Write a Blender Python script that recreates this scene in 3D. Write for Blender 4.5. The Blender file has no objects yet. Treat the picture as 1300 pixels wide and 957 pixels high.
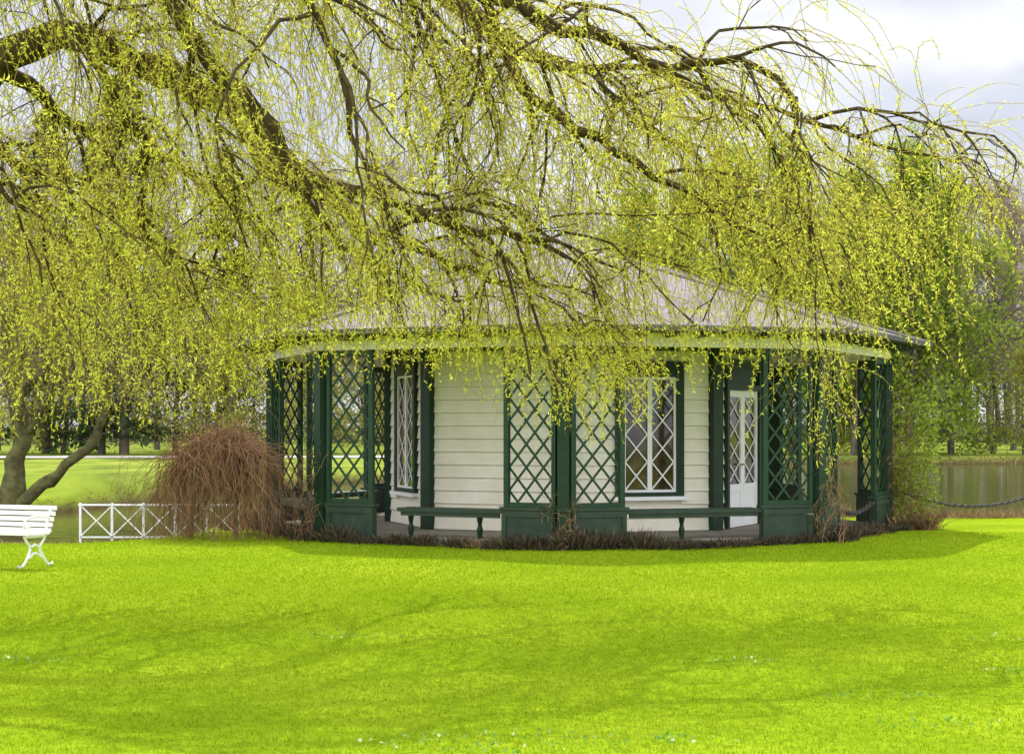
import bpy, math, random
import numpy as np
from mathutils import Vector
random.seed(3)
RG = np.random.default_rng(7)
C = bpy.context.scene.collection
sc = bpy.context.scene
sc.view_settings.view_transform = 'Standard'
sc.view_settings.look = 'None'
sc.view_settings.exposure = 0

# ------------------------------------------------------------ materials
def new_mat(name):
    m = bpy.data.materials.new(name); m.use_nodes = True
    nt = m.node_tree
    for n in list(nt.nodes): nt.nodes.remove(n)
    out = nt.nodes.new('ShaderNodeOutputMaterial')
    return m, nt, out
def ramp(nt, fac, stops):
    r = nt.nodes.new('ShaderNodeValToRGB')
    el = r.color_ramp.elements
    while len(el) < len(stops): el.new(0.5)
    for e, (p, c) in zip(el, stops):
        e.position = p; e.color = (c[0], c[1], c[2], 1)
    nt.links.new(fac, r.inputs[0])
    return r.outputs[0]
def noise(nt, scale, detail=5, rough=.6, coord='Object', vscale=None):
    tc = nt.nodes.new('ShaderNodeTexCoord')
    n = nt.nodes.new('ShaderNodeTexNoise')
    n.inputs['Scale'].default_value = scale
    n.inputs['Detail'].default_value = detail
    n.inputs['Roughness'].default_value = rough
    if vscale:
        mp = nt.nodes.new('ShaderNodeMapping'); mp.inputs['Scale'].default_value = vscale
        nt.links.new(tc.outputs[coord], mp.inputs[0]); nt.links.new(mp.outputs[0], n.inputs['Vector'])
    else:
        nt.links.new(tc.outputs[coord], n.inputs['Vector'])
    return n.outputs['Fac']
def solid(name, c1, c2, scale=6, rough=.6, bump=.0, vscale=None, bscale=None, spec=.4):
    m, nt, out = new_mat(name)
    p = nt.nodes.new('ShaderNodeBsdfPrincipled')
    p.inputs['Roughness'].default_value = rough
    p.inputs['Specular IOR Level'].default_value = spec
    f = noise(nt, scale, vscale=vscale)
    nt.links.new(ramp(nt, f, [(.3, c1), (.7, c2)]), p.inputs['Base Color'])
    if bump:
        b = nt.nodes.new('ShaderNodeBump'); b.inputs['Strength'].default_value = bump
        b.inputs['Distance'].default_value = .03
        nt.links.new(noise(nt, bscale or scale*3, vscale=vscale), b.inputs['Height'])
        nt.links.new(b.outputs[0], p.inputs['Normal'])
    nt.links.new(p.outputs[0], out.inputs[0])
    return m
def leafy(name, stops, trans=.5, tscale=None):
    m, nt, out = new_mat(name)
    a = nt.nodes.new('ShaderNodeAttribute'); a.attribute_name = 'rnd'
    col = ramp(nt, a.outputs['Fac'], stops)
    d = nt.nodes.new('ShaderNodeBsdfDiffuse'); t = nt.nodes.new('ShaderNodeBsdfTranslucent')
    mx = nt.nodes.new('ShaderNodeMixShader'); mx.inputs[0].default_value = trans
    nt.links.new(col, d.inputs[0]); nt.links.new(col, t.inputs[0])
    nt.links.new(d.outputs[0], mx.inputs[1]); nt.links.new(t.outputs[0], mx.inputs[2])
    nt.links.new(mx.outputs[0], out.inputs[0])
    return m

M_bark = solid('willow_bark', (.022,.016,.009), (.11,.085,.032), 11, .9, .8, vscale=(1,1,.4), spec=.1)
M_bark_moss = solid('mossy_bark', (.05,.042,.022), (.17,.17,.06), 5, .9, .8, spec=.1)
M_bark_grey = solid('grey_bark', (.08,.068,.052), (.17,.14,.105), 3, .9, spec=.1)
M_twig = solid('willow_twig', (.17,.12,.03), (.42,.34,.07), 3, .8, spec=.15)
M_twig_bare = solid('bare_twig', (.14,.10,.07), (.24,.18,.12), 1, .9, spec=.1)
M_white = solid('cream_paint', (.76,.71,.56), (.87,.83,.69), 2.5, .55, .08)
M_beam = solid('beam_paint', (.78,.73,.64), (.86,.82,.74), 2.5, .6, .05)
M_purewhite = solid('white_paint', (.80,.80,.78), (.88,.88,.86), 6, .45)
M_green = solid('green_paint', (.006,.024,.009), (.011,.040,.016), 5, .5, .1, spec=.3)
M_green2 = solid('green_panel_paint', (.013,.030,.016), (.030,.055,.030), 6, .5, .1, spec=.3)
M_lat = solid('green_lattice_paint', (.008,.032,.012), (.015,.052,.020), 9, .55, spec=.3)
M_soffit = solid('dark_soffit', (.04,.05,.04), (.07,.08,.065), 4, .7)
M_gutter = solid('lead_gutter', (.04,.04,.05), (.08,.08,.09), 4, .5)
M_stone = solid('stone_floor', (.16,.14,.11), (.28,.25,.20), 5, .85, .3)
M_iron = solid('dark_iron', (.03,.03,.03), (.07,.06,.05), 20, .6)
M_brass = solid('brass', (.3,.2,.06), (.4,.3,.1), 20, .35)
M_vine = solid('dry_vine', (.14,.07,.035), (.34,.20,.11), 5, .9, spec=.1)
M_path = solid('path_gravel', (.42,.38,.32), (.56,.52,.45), 3, .95, .2)

def roof_mat():
    m, nt, out = new_mat('slate_roof')
    p = nt.nodes.new('ShaderNodeBsdfPrincipled'); p.inputs['Roughness'].default_value = .85; p.inputs['Specular IOR Level'].default_value=.2
    f = noise(nt, 7, 6, .7); g = noise(nt, .8, 3)
    a = ramp(nt, f, [(.3, (.20,.18,.185)), (.55,(.26,.235,.24)), (.75, (.33,.30,.30))])
    b = ramp(nt, g, [(.35, (.8,.75,.8)), (.65, (1.05,1.03,.98))])
    mx = nt.nodes.new('ShaderNodeMix'); mx.data_type='RGBA'; mx.blend_type='MULTIPLY'; mx.inputs[0].default_value=1
    nt.links.new(a, mx.inputs[6]); nt.links.new(b, mx.inputs[7])
    nt.links.new(mx.outputs[2], p.inputs['Base Color'])
    nt.links.new(p.outputs[0], out.inputs[0]); return m
M_roof = roof_mat()

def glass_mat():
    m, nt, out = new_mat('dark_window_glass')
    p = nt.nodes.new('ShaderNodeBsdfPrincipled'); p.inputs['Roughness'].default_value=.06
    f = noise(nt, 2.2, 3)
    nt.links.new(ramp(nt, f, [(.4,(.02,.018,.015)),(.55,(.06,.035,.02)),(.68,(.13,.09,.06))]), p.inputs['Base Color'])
    nt.links.new(p.outputs[0], out.inputs[0]); return m
M_glass = glass_mat()

def water_mat():
    m, nt, out = new_mat('pond_water')
    p = nt.nodes.new('ShaderNodeBsdfPrincipled'); p.inputs['Roughness'].default_value=.07
    p.inputs['Base Color'].default_value=(.06,.055,.02,1); p.inputs['IOR'].default_value=1.33
    n = noise(nt, 1.0, 4, .55, vscale=(1.2,2.2,1))
    b = nt.nodes.new('ShaderNodeBump'); b.inputs['Strength'].default_value=.35; b.inputs['Distance'].default_value=.05
    nt.links.new(n, b.inputs['Height']); nt.links.new(b.outputs[0], p.inputs['Normal'])
    nt.links.new(p.outputs[0], out.inputs[0]); return m
M_water = water_mat()

def ground_mat():
    m, nt, out = new_mat('lawn_ground')
    d = nt.nodes.new('ShaderNodeBsdfDiffuse')
    f1 = noise(nt, .35, 4, .6); f2 = noise(nt, 9, 5, .7)
    a = ramp(nt, f1, [(.3,(.15,.235,.008)),(.5,(.21,.30,.012)),(.7,(.28,.35,.02))])
    b = ramp(nt, f2, [(.3,(.6,.65,.6)),(.6,(1.1,1.1,1.0))])
    mx = nt.nodes.new('ShaderNodeMix'); mx.data_type='RGBA'; mx.blend_type='MULTIPLY'; mx.inputs[0].default_value=.7
    nt.links.new(a, mx.inputs[6]); nt.links.new(b, mx.inputs[7])
    g = nt.nodes.new('ShaderNodeNewGeometry'); s = nt.nodes.new('ShaderNodeSeparateXYZ')
    nt.links.new(g.outputs['Position'], s.inputs[0])
    mr = nt.nodes.new('ShaderNodeMapRange'); mr.inputs[1].default_value=-.3; mr.inputs[2].default_value=-.16
    nt.links.new(s.outputs[2], mr.inputs[0])
    m2 = nt.nodes.new('ShaderNodeMix'); m2.data_type='RGBA'
    nt.links.new(mr.outputs[0], m2.inputs[0])
    m2.inputs[6].default_value=(.10,.085,.035,1)
    nt.links.new(mx.outputs[2], m2.inputs[7])
    mr2 = nt.nodes.new('ShaderNodeMapRange'); mr2.inputs[1].default_value=33; mr2.inputs[2].default_value=45
    nt.links.new(s.outputs[1], mr2.inputs[0])
    f3 = noise(nt, .35, 7, .75, vscale=(1,.35,1))
    c3 = ramp(nt, f3, [(.3,(.09,.10,.03)),(.5,(.18,.24,.035)),(.7,(.30,.31,.07))])
    m3 = nt.nodes.new('ShaderNodeMix'); m3.data_type='RGBA'
    nt.links.new(mr2.outputs[0], m3.inputs[0]); nt.links.new(m2.outputs[2], m3.inputs[6]); nt.links.new(c3, m3.inputs[7])
    # muddy rim all round the pond
    mr4 = nt.nodes.new('ShaderNodeMapRange'); mr4.inputs[1].default_value=-.34; mr4.inputs[2].default_value=-.10
    nt.links.new(s.outputs[2], mr4.inputs[0])
    m4 = nt.nodes.new('ShaderNodeMix'); m4.data_type='RGBA'; m4.inputs[6].default_value=(.10,.085,.035,1)
    nt.links.new(mr4.outputs[0], m4.inputs[0]); nt.links.new(m3.outputs[2], m4.inputs[7])
    nt.links.new(m4.outputs[2], d.inputs[0]); nt.links.new(d.outputs[0], out.inputs[0]); return m
M_ground = ground_mat()

M_leaf = leafy('willow_leaf', [(0,(.46,.50,.03)),(.5,(.72,.74,.08)),(1,(.88,.87,.17))], .58)
M_grass = leafy('grass_blade', [(0,(.17,.28,.006)),(.5,(.275,.395,.012)),(1,(.41,.50,.035))], .45)
M_spring = leafy('spring_leaf', [(0,(.13,.20,.02)),(.5,(.26,.35,.04)),(1,(.43,.50,.08))], .5)
M_hedge = leafy('yellow_spring_leaf', [(0,(.22,.24,.03)),(.5,(.38,.39,.07)),(1,(.50,.49,.11))], .5)
M_dark = leafy('conifer_needle', [(0,(.02,.04,.015)),(.5,(.04,.07,.025)),(1,(.08,.11,.04))], .2)
M_barecrown = leafy('bare_twig_crown', [(0,(.15,.115,.08)),(.5,(.27,.21,.15)),(1,(.37,.30,.21))], .3)
M_wood = leafy('far_wood', [(0,(.07,.07,.05)),(.4,(.16,.145,.095)),(.7,(.23,.25,.09)),(1,(.32,.29,.19))], .4)  # lightened base colours stand in for distance haze
M_heath = leafy('heather', [(0,(.035,.028,.02)),(.4,(.10,.065,.055)),(.7,(.09,.11,.04)),(1,(.24,.16,.13))], .3)
M_reed = leafy('dry_reed', [(0,(.14,.08,.035)),(.6,(.30,.2,.1)),(1,(.42,.32,.18))], .3)
M_clover = leafy('clover', [(0,(.12,.27,.02)),(.85,(.3,.45,.10)),(1,(.75,.78,.5))], .4)

# ------------------------------------------------------------ mesh helpers
def tag(o, label=None, category=None, kind=None, group=None):
    if label: o['label']=label
    if category: o['category']=category
    if kind: o['kind']=kind
    if group: o['group']=group
    return o
def qmesh(name, V, F, rnd=None):
    V=np.asarray(V,np.float32); F=np.asarray(F,np.int32)
    me=bpy.data.meshes.new(name)
    me.vertices.add(len(V)); me.vertices.foreach_set('co',V.ravel())
    k=F.shape[1]
    me.loops.add(F.size); me.loops.foreach_set('vertex_index',F.ravel())
    me.polygons.add(len(F)); me.polygons.foreach_set('loop_start',np.arange(0,F.size,k,dtype=np.int32))
    if rnd is not None:
        a=me.attributes.new('rnd','FLOAT','POINT'); a.data.foreach_set('value',np.asarray(rnd,np.float32))
    me.update(calc_edges=True)
    return me
def obj(name, me, mat=None, parent=None, loc=(0,0,0), smooth=False):
    o=bpy.data.objects.new(name, me); C.objects.link(o)
    o.location=loc
    if mat is not None and len(me.materials)==0: me.materials.append(mat)
    if parent is not None: o.parent=parent
    if smooth and me: me.polygons.foreach_set('use_smooth',[True]*len(me.polygons))
    return o
def empty(name, loc=(0,0,0), parent=None):
    o=bpy.data.objects.new(name,None); C.objects.link(o); o.location=loc; o.empty_display_size=.3
    if parent is not None: o.parent=parent
    return o
class B:
    def __init__(s): s.V=[]; s.F=[]
    def hexa(s,p):
        n=len(s.V); s.V+= [tuple(q) for q in p]
        s.F+=[(n,n+3,n+2,n+1),(n+4,n+5,n+6,n+7),(n,n+1,n+5,n+4),(n+1,n+2,n+6,n+5),(n+2,n+3,n+7,n+6),(n+3,n,n+4,n+7)]
    def bar(s,a,b,w,t,up=(0,0,1)):
        a=Vector(a);b=Vector(b);d=(b-a).normalized();up=Vector(up)
        x=d.cross(up)
        if x.length<1e-4: x=d.cross(Vector((1,0,0)))
        x.normalize(); y=x.cross(d).normalized()
        x=x*w/2; y=y*t/2
        s.hexa([a-x-y,a+x-y,a+x+y,a-x+y,b-x-y,b+x-y,b+x+y,b-x+y])
    def lathe(s,c,prof,n=10):
        base=len(s.V)
        for (r,z) in prof:
            for i in range(n):
                an=2*math.pi*i/n; s.V.append((c[0]+r*math.cos(an),c[1]+r*math.sin(an),c[2]+z))
        for j in range(len(prof)-1):
            for i in range(n):
                a=base+j*n+i;b=base+j*n+(i+1)%n
                s.F.append((a,b,b+n,a+n))
        s.F.append(tuple(base+i for i in range(n))[::-1])
        s.F.append(tuple(base+(len(prof)-1)*n+i for i in range(n)))
    def make(s,name,mat,parent=None,origin=(0,0,0),loc=(0,0,0),smooth=False):
        me=bpy.data.meshes.new(name)
        ox,oy,oz=origin
        me.from_pydata([(v[0]-ox,v[1]-oy,v[2]-oz) for v in s.V],[],s.F); me.update()
        import bmesh
        bm=bmesh.new(); bm.from_mesh(me); bmesh.ops.recalc_face_normals(bm,faces=bm.faces); bm.to_mesh(me); bm.free()
        return obj(name,me,mat,parent,loc,smooth)
def tubes_batch(P,R,sides):
    """P (k,m,3), R (k,m) -> verts, quads"""
    P=np.asarray(P,float); R=np.asarray(R,float)
    k,m,_=P.shape
    T=np.gradient(P,axis=1); T/=np.linalg.norm(T,axis=2,keepdims=True)+1e-9
    mean=T.mean(axis=1); ref=np.where(np.abs(mean[:,1:2])>.75*np.linalg.norm(mean,axis=1,keepdims=True),np.array([[1.,0,0]]),np.array([[0,1.,0]]))
    ref=np.repeat(ref[:,None,:],m,1)
    A=np.cross(T,ref); A/=np.linalg.norm(A,axis=2,keepdims=True)+1e-9
    Bv=np.cross(T,A)
    ang=np.arange(sides)*2*np.pi/sides
    V=P[:,:,None,:]+R[:,:,None,None]*(np.cos(ang)[None,None,:,None]*A[:,:,None,:]+np.sin(ang)[None,None,:,None]*Bv[:,:,None,:])
    idx=np.arange(k*m*sides).reshape(k,m,sides)
    a=idx[:,:-1,:]; b=np.roll(a,-1,axis=2); c=idx[:,1:,:]; d=np.roll(c,-1,axis=2)
    F=np.stack([a,b,d,c],-1).reshape(-1,4)
    return V.reshape(-1,3),F
def merge(parts):
    Vs=[];Fs=[];n=0
    for V,F in parts:
        Vs.append(V);Fs.append(F+n);n+=len(V)
    return np.concatenate(Vs),np.concatenate(Fs)
def unit(a): return a/(np.linalg.norm(a,axis=-1,keepdims=True)+1e-9)
def leaves(pos,d,size,width,rg,rnd=None):
    n=len(pos); d=unit(d)
    s=unit(np.cross(d,rg.normal(size=(n,3))))
    size=np.asarray(size).reshape(-1,1); width=np.asarray(width).reshape(-1,1)
    V=np.stack([pos,pos+d*size*.45+s*width*.5,pos+d*size,pos+d*size*.45-s*width*.5],1).reshape(-1,3)
    F=np.arange(4*n).reshape(n,4)
    if rnd is None: rnd=rg.random(n)
    return V,F,np.repeat(rnd,4)
def resample(pts,step):
    pts=np.asarray(pts,float)
    seg=np.linalg.norm(np.diff(pts[:,:3],axis=0),axis=1); t=np.concatenate([[0],np.cumsum(seg)])
    n=max(4,int(t[-1]/step)); u=np.linspace(0,t[-1],n)
    out=np.stack([np.interp(u,t,pts[:,i]) for i in range(pts.shape[1])],1)
    for _ in range(2):
        out[1:-1]=(out[:-2]+2*out[1:-1]+out[2:])/4
    return out

# ------------------------------------------------------------ camera, light, world
cam=bpy.data.cameras.new('camera'); co=bpy.data.objects.new('camera',cam); C.objects.link(co)
co.location=(0,0,1.6); co.rotation_euler=(math.radians(90),0,0)
cam.sensor_width=36; cam.lens=60.92; cam.shift_y=.0488; cam.clip_end=4000; cam.clip_start=.1
sc.camera=co
EL=math.radians(52); AZ=math.radians(-14)
sdir=Vector((math.sin(AZ)*math.cos(EL),math.cos(AZ)*math.cos(EL),math.sin(EL)))
sun=bpy.data.lights.new('sun','SUN'); sun.energy=5.0; sun.angle=math.radians(.5); sun.color=(1,.95,.86)
so=bpy.data.objects.new('sun',sun); C.objects.link(so); so.rotation_euler=sdir.to_track_quat('Z','Y').to_euler(); so.location=(0,0,60)
w=bpy.data.worlds.new('World'); sc.world=w; w.use_nodes=True; nt=w.node_tree
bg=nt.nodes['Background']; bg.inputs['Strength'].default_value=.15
sky=nt.nodes.new('ShaderNodeTexSky'); sky.sky_type='NISHITA'; sky.sun_disc=False
sky.sun_elevation=EL; sky.sun_rotation=AZ
tc=nt.nodes.new('ShaderNodeTexCoord'); mp=nt.nodes.new('ShaderNodeMapping'); mp.inputs['Scale'].default_value=(1,1,2.6)
nz=nt.nodes.new('ShaderNodeTexNoise'); nz.inputs['Scale'].default_value=4.2; nz.inputs['Detail'].default_value=7; nz.inputs['Roughness'].default_value=.52
nt.links.new(tc.outputs['Generated'],mp.inputs[0]); nt.links.new(mp.outputs[0],nz.inputs['Vector'])
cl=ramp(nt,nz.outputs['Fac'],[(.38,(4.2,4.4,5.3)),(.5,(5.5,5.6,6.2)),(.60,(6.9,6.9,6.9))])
# clouds behind the camera are brightened as added fill for the pavilion front
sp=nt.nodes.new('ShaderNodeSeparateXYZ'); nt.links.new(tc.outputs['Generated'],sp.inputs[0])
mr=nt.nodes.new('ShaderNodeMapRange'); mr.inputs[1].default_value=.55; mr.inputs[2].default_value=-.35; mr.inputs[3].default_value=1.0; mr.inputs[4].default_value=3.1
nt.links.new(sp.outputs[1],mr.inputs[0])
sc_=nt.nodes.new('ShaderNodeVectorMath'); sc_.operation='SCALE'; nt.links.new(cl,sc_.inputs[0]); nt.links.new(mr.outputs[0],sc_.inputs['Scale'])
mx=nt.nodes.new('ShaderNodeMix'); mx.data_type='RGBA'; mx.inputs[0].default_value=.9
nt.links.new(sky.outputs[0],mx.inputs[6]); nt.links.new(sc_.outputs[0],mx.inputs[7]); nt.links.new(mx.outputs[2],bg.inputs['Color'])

# ------------------------------------------------------------ terrain
def sm(t): t=np.clip(t,0,1); return t*t*(3-2*t)
def near_shore(x): return np.interp(x,[-60,-6,-5.0,-4.4,4,7,60],[22.5,24.3,25.0,32,33,31.3,31.0])+.25*np.sin(x*1.3)
def far_shore(x): return np.interp(x,[-60,-12,-10.4,-9.0,-5,10,60],[36,38,39.5,52,62,92,95])+.6*np.sin(x*.7)
def hgt(x,y):
    z=.025*np.sin(x*.6+1)*np.sin(y*.45)+.012*np.sin(x*1.9)*np.cos(y*1.4)
    d=np.minimum(np.minimum(y-near_shore(x),far_shore(x)-y),70-np.abs(x))
    z=z-.95*sm((d+.4)/1.8)
    z+= .35*sm((y-far_shore(x)-1)/4)*sm((-8-x)/3)*sm((60-y)/15)
    return z
xs=np.concatenate([np.linspace(-1200,-80,18)[:-1],np.linspace(-80,-16,80)[:-1],np.arange(-16,16,.25),np.linspace(16,80,80),np.linspace(80,1200,18)[1:]])
ys=np.concatenate([np.linspace(-60,4,12)[:-1],np.arange(4,66,.25),np.linspace(66,120,80),np.linspace(120,2500,30)[1:]])
X,Y=np.meshgrid(xs,ys); Z=hgt(X,Y)
V=np.stack([X,Y,Z],-1).reshape(-1,3); ii=np.arange(len(xs)*len(ys)).reshape(len(ys),len(xs))
F=np.stack([ii[:-1,:-1],ii[:-1,1:],ii[1:,1:],ii[1:,:-1]],-1).reshape(-1,4)
g=obj('ground',qmesh('ground',V,F),M_ground,smooth=True)
tag(g,'bright green lawn and meadow ground around the pond','ground','structure')
wv=[(-72,20,-.36),(72,20,-.36),(72,100,-.36),(-72,100,-.36)]
wo=obj('water',qmesh('water',wv,[[0,1,2,3]]),M_water); tag(wo,'calm brownish pond water reflecting trees and clouds','water','structure')
px=np.linspace(-90,-4,60); pc=92+2.0*np.sin(px*.05)
PV=np.concatenate([np.stack([px,pc-3.2,hgt(px,pc-3.2)*0+.05],1),np.stack([px,pc+3.2,px*0+.05],1)])
n=len(px); PF=np.stack([np.arange(n-1),np.arange(1,n),np.arange(1,n)+n,np.arange(n-1)+n],1)
po=obj('path',qmesh('path',PV,PF),M_path); tag(po,'pale gravel path crossing the far meadow','path','structure')

def grass(name,n,y0,y1,power,L,label,mat=M_grass,region=None):
    u=RG.random(n); y=(y0**power+u*(y1**power-y0**power))**(1/power)
    x=(RG.random(n)*2-1)*(.335*y+.4)
    keep=(y<near_shore(x)-.1)
    keep&=((x-1.013)**2+(y-27.6)**2)>4.9**2
    x=x[keep];y=y[keep]
    cl=(np.sin(x*2.3+np.sin(y*1.7)*2)*np.sin(y*2.1+np.sin(x*1.1)*2)+1)/2
    pos=np.stack([x,y,hgt(x,y)-.005],1)
    d=np.stack([RG.normal(size=len(x))*.6,RG.normal(size=len(x))*.6,np.ones(len(x))],1)
    s=L*(.4+RG.random(len(x))*.9)*(.75+.4*cl); wd=.0033+.00038*y
    r=np.clip(.15+RG.random(len(x))**1.1*.6+.25*cl,0,1)
    V,F,rr=leaves(pos,d,s,wd*(.7+.6*RG.random(len(x))),RG,r)
    o=obj(name,qmesh(name,V,F,rr),mat); tag(o,label,'grass','stuff'); return o
grass('grass',270000,7.8,26,1.0,.033,'short bright yellow-green lawn grass')

cp=[];cd=[]
for (cx,cy,rr,k) in [(-.1,8.75,.5,110),(.9,8.8,.2,30),(2.2,10.3,.25,40),(-3.4,11.6,.3,60),(4.6,10.7,.25,40),(3.3,11.2,.2,30),(1.5,11.8,.25,40),(2.3,9.4,.3,40),(-1.2,13.2,.3,30),(3.9,13,.4,40)]:
    a=RG.random(k)*6.28; q=np.sqrt(RG.random(k))*rr
    x=cx+q*np.cos(a)*1.4; y=cy+q*np.sin(a)*.7
    cp.append(np.stack([x,y,hgt(x,y)+.025],1)); cd.append(np.stack([RG.normal(size=k),RG.normal(size=k),.5+0*x],1))
cp=np.concatenate(cp);cd=np.concatenate(cd)
V,F,rr=leaves(cp,cd,.03,.022,RG); o=obj('clover',qmesh('clover',V,F,rr),M_clover); tag(o,'pale clover and daisy patches in the lawn','clover','stuff')

# ------------------------------------------------------------ pavilion
CX,CY=1.013,27.6; R0=4.9; RI=2.97
base=(CX,CY,0)
def vert(k,R): a=math.radians(45*k-4); return Vector((CX+R*math.sin(a),CY-R*math.cos(a)))
pav=empty('garden_pavilion',base)
tag(pav,'octagonal white clapboard pavilion with green trellis verandah and grey roof','pavilion')
class Fr:
    def __init__(s,P,Q): 
        s.P=P; s.L=(Q-P).length; s.u=(Q-P).normalized(); n=Vector((s.u.y,-s.u.x)); 
        if n.dot((P+Q)/2-Vector((CX,CY)))<0: n=-n
        s.n=n
    def p(s,u,w,z): q=s.P+s.u*u+s.n*w; return (q.x,q.y,z)
    def box(s,b,u0,u1,w0,w1,z0,z1):
        b.hexa([s.p(u0,w0,z0),s.p(u1,w0,z0),s.p(u1,w1,z0),s.p(u0,w1,z0),s.p(u0,w0,z1),s.p(u1,w0,z1),s.p(u1,w1,z1),s.p(u0,w1,z1)])
    def strip(s,b,ua,za,ub,zb,w0,w1,wd):
        d=math.hypot(ub-ua,zb-za); 
        if d<.01: return
        nx,nz=-(zb-za)/d*wd/2,(ub-ua)/d*wd/2
        b.hexa([s.p(ua-nx,w0,za-nz),s.p(ub-nx,w0,zb-nz),s.p(ub+nx,w0,zb+nz),s.p(ua+nx,w0,za+nz),
                s.p(ua-nx,w1,za-nz),s.p(ub-nx,w1,zb-nz),s.p(ub+nx,w1,zb+nz),s.p(ua+nx,w1,za+nz)])
def lattice(fr,b,u0,u1,z0,z1,sp,slope,wd,w0,th):
    for sgn in (1,-1):
        c=z0-sp*slope-(math.ceil((u1-u0)/sp)*sp*slope if sgn>0 else 0)
        off=w0 if sgn>0 else w0+th+.001
        while c<z1+slope*(u1-u0)+.01:
            us=[u0,u1]
            for zz in (z0,z1):
                us.append(u0+(zz-c)/(sgn*slope))
            us=sorted(us)
            cand=[q for q in us if u0-1e-6<=q<=u1+1e-6 and z0-1e-6<=c+sgn*slope*(q-u0)<=z1+1e-6]
            if len(cand)>=2 and cand[-1]-cand[0]>.02:
                a_,b_=cand[0],cand[-1]
                fr.strip(b,a_,c+sgn*slope*(a_-u0),b_,c+sgn*slope*(b_-u0),off,off+th,wd)
            c+=sp*slope
def octring(b,ro0,ri0,z0,ro1,ri1,z1):
    n=len(b.V)
    for k in range(8):
        for (r,z) in ((ro0,z0),(ri0,z0),(ri1,z1),(ro1,z1)):
            q=vert(k,r); b.V.append((q.x,q.y,z))
    for k in range(8):
        a=n+4*k; c=n+4*((k+1)%8)
        for i in range(4):
            j=(i+1)%4; b.F.append((a+i,c+i,c+j,a+j))
b=B(); octring(b,4.78,.05,-.1,4.78,.05,.09); b.make('floor',M_stone,pav,base)
wall=B(); 
openings={-2:[(.5,1.72,.60,2.57)],0:[(.70,1.76,.60,2.50)],1:[(.36,1.95,0,2.62)]}
for k in range(-3,5):
    fr=Fr(vert(k,RI),vert(k+1,RI)); fr.box(wall,.02,fr.L-.02,-.10,-.012,.09,2.84)
    z=.1
    while z<2.80:
        z1=min(z+.180,2.835)
        segs=[(.04,fr.L-.04)]
        for (a,c,d,e) in openings.get(k,[]):
            if z1>d+.03 and z<e-.03: segs=[(.04,a+.03),(c-.03,fr.L-.04)]
        for (s0,s1) in segs:
            wall.hexa([fr.p(s0,-.011,z),fr.p(s1,-.011,z),fr.p(s1,.032,z),fr.p(s0,.032,z),
                       fr.p(s0,-.011,z1),fr.p(s1,-.011,z1),fr.p(s1,.007,z1),fr.p(s0,.007,z1)])
        z+=.19
wall.make('wall',M_white,pav,base)
for k in range(-3,5):
    q=vert(k,RI+.03); a=math.radians(45*k-4); pb=B()
    n=Vector((math.sin(a),-math.cos(a))); t=Vector((n.y,-n.x)); h=.085
    def P(i,j,z): v=q+n*i*h*.6+t*j*(h+.02); return (v.x,v.y,z)
    pb.hexa([P(-1,-1,.09),P(1,-1,.09),P(1,1,.09),P(-1,1,.09),P(-1,-1,2.84),P(1,-1,2.84),P(1,1,2.84),P(-1,1,2.84)])
    pb.make('corner_board',M_green,pav,base)
b=B(); octring(b,RI+.075,RI+.03,2.70,RI+.075,RI+.03,2.838); b.make('wall_plate',M_green,pav,base)
def window(fr,u0,u1,z0,z1):
    pane=B(); fr.box(pane,u0+.1,u1-.1,-.03,.02,z0+.1,z1-.1)
    w=pane.make('window',M_glass,pav,base)
    c=B(); t=.12
    fr.box(c,u0,u0+t,-.02,.075,z0,z1); fr.box(c,u1-t,u1,-.02,.075,z0,z1)
    fr.box(c,u0+t,u1-t,-.02,.073,z1-t*1.5,z1); fr.box(c,u0+t,u1-t,-.02,.073,z0,z0+t*.5)
    fr.box(c,u0-.05,u1+.05,.0,.13,z1,z1+.05)
    c.make('frame',M_green,w)
    s=B(); fr.box(s,u0-.06,u1+.06,.0,.13,z0-.055,z0-.001); sill=s.make('sill',M_purewhite,w)
    m=B(); a0=u0+t;a1=u1-t;b0=z0+t*.5;b1=z1-t*1.5;mid=(a0+a1)/2; q=.034
    for (l,r) in ((a0,mid),(mid,a1)):
        fr.box(m,l+.001,l+q,.021,.052,b0,b1); fr.box(m,r-q,r-.001,.021,.052,b0,b1)
        fr.box(m,l+q,r-q,.021,.05,b0,b0+q); fr.box(m,l+q,r-q,.021,.05,b1-q,b1)
        H=(b1-b0-2*q)
        W=r-l-2*q
        lattice(fr,m,l+q,r-q,b0+q,b1-q,W,(H/4)/W,.020,.023,.009)
    m.make('glazing_bar',M_purewhite,w)
    for o in w.children:
        for v in o.data.vertices: v.co-=Vector(base)
    return w
frA=Fr(vert(0,RI),vert(1,RI)); window(frA,.70,1.76,.60,2.50)
frE=Fr(vert(-2,RI),vert(-1,RI)); window(frE,.5,1.72,.60,2.57)
frD=Fr(vert(1,RI),vert(2,RI)); u0,u1=.36,1.95
db=B(); mid=(u0+u1)/2
for (l,r) in ((u0+.1,mid-.003),(mid+.003,u1-.1)):
    frD.box(db,l,l+.09,-.02,.04,.1,2.15); frD.box(db,r-.09,r,-.02,.04,.1,2.15)
    frD.box(db,l+.09,r-.09,-.02,.038,.1,.25); frD.box(db,l+.09,r-.09,-.02,.038,.62,.74); frD.box(db,l+.09,r-.09,-.02,.038,2.05,2.15)
    frD.box(db,l+.09,r-.09,-.02,.022,.25,.62)
door=db.make('door',M_purewhite,pav,base)
gb=B(); mb=B()
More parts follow.
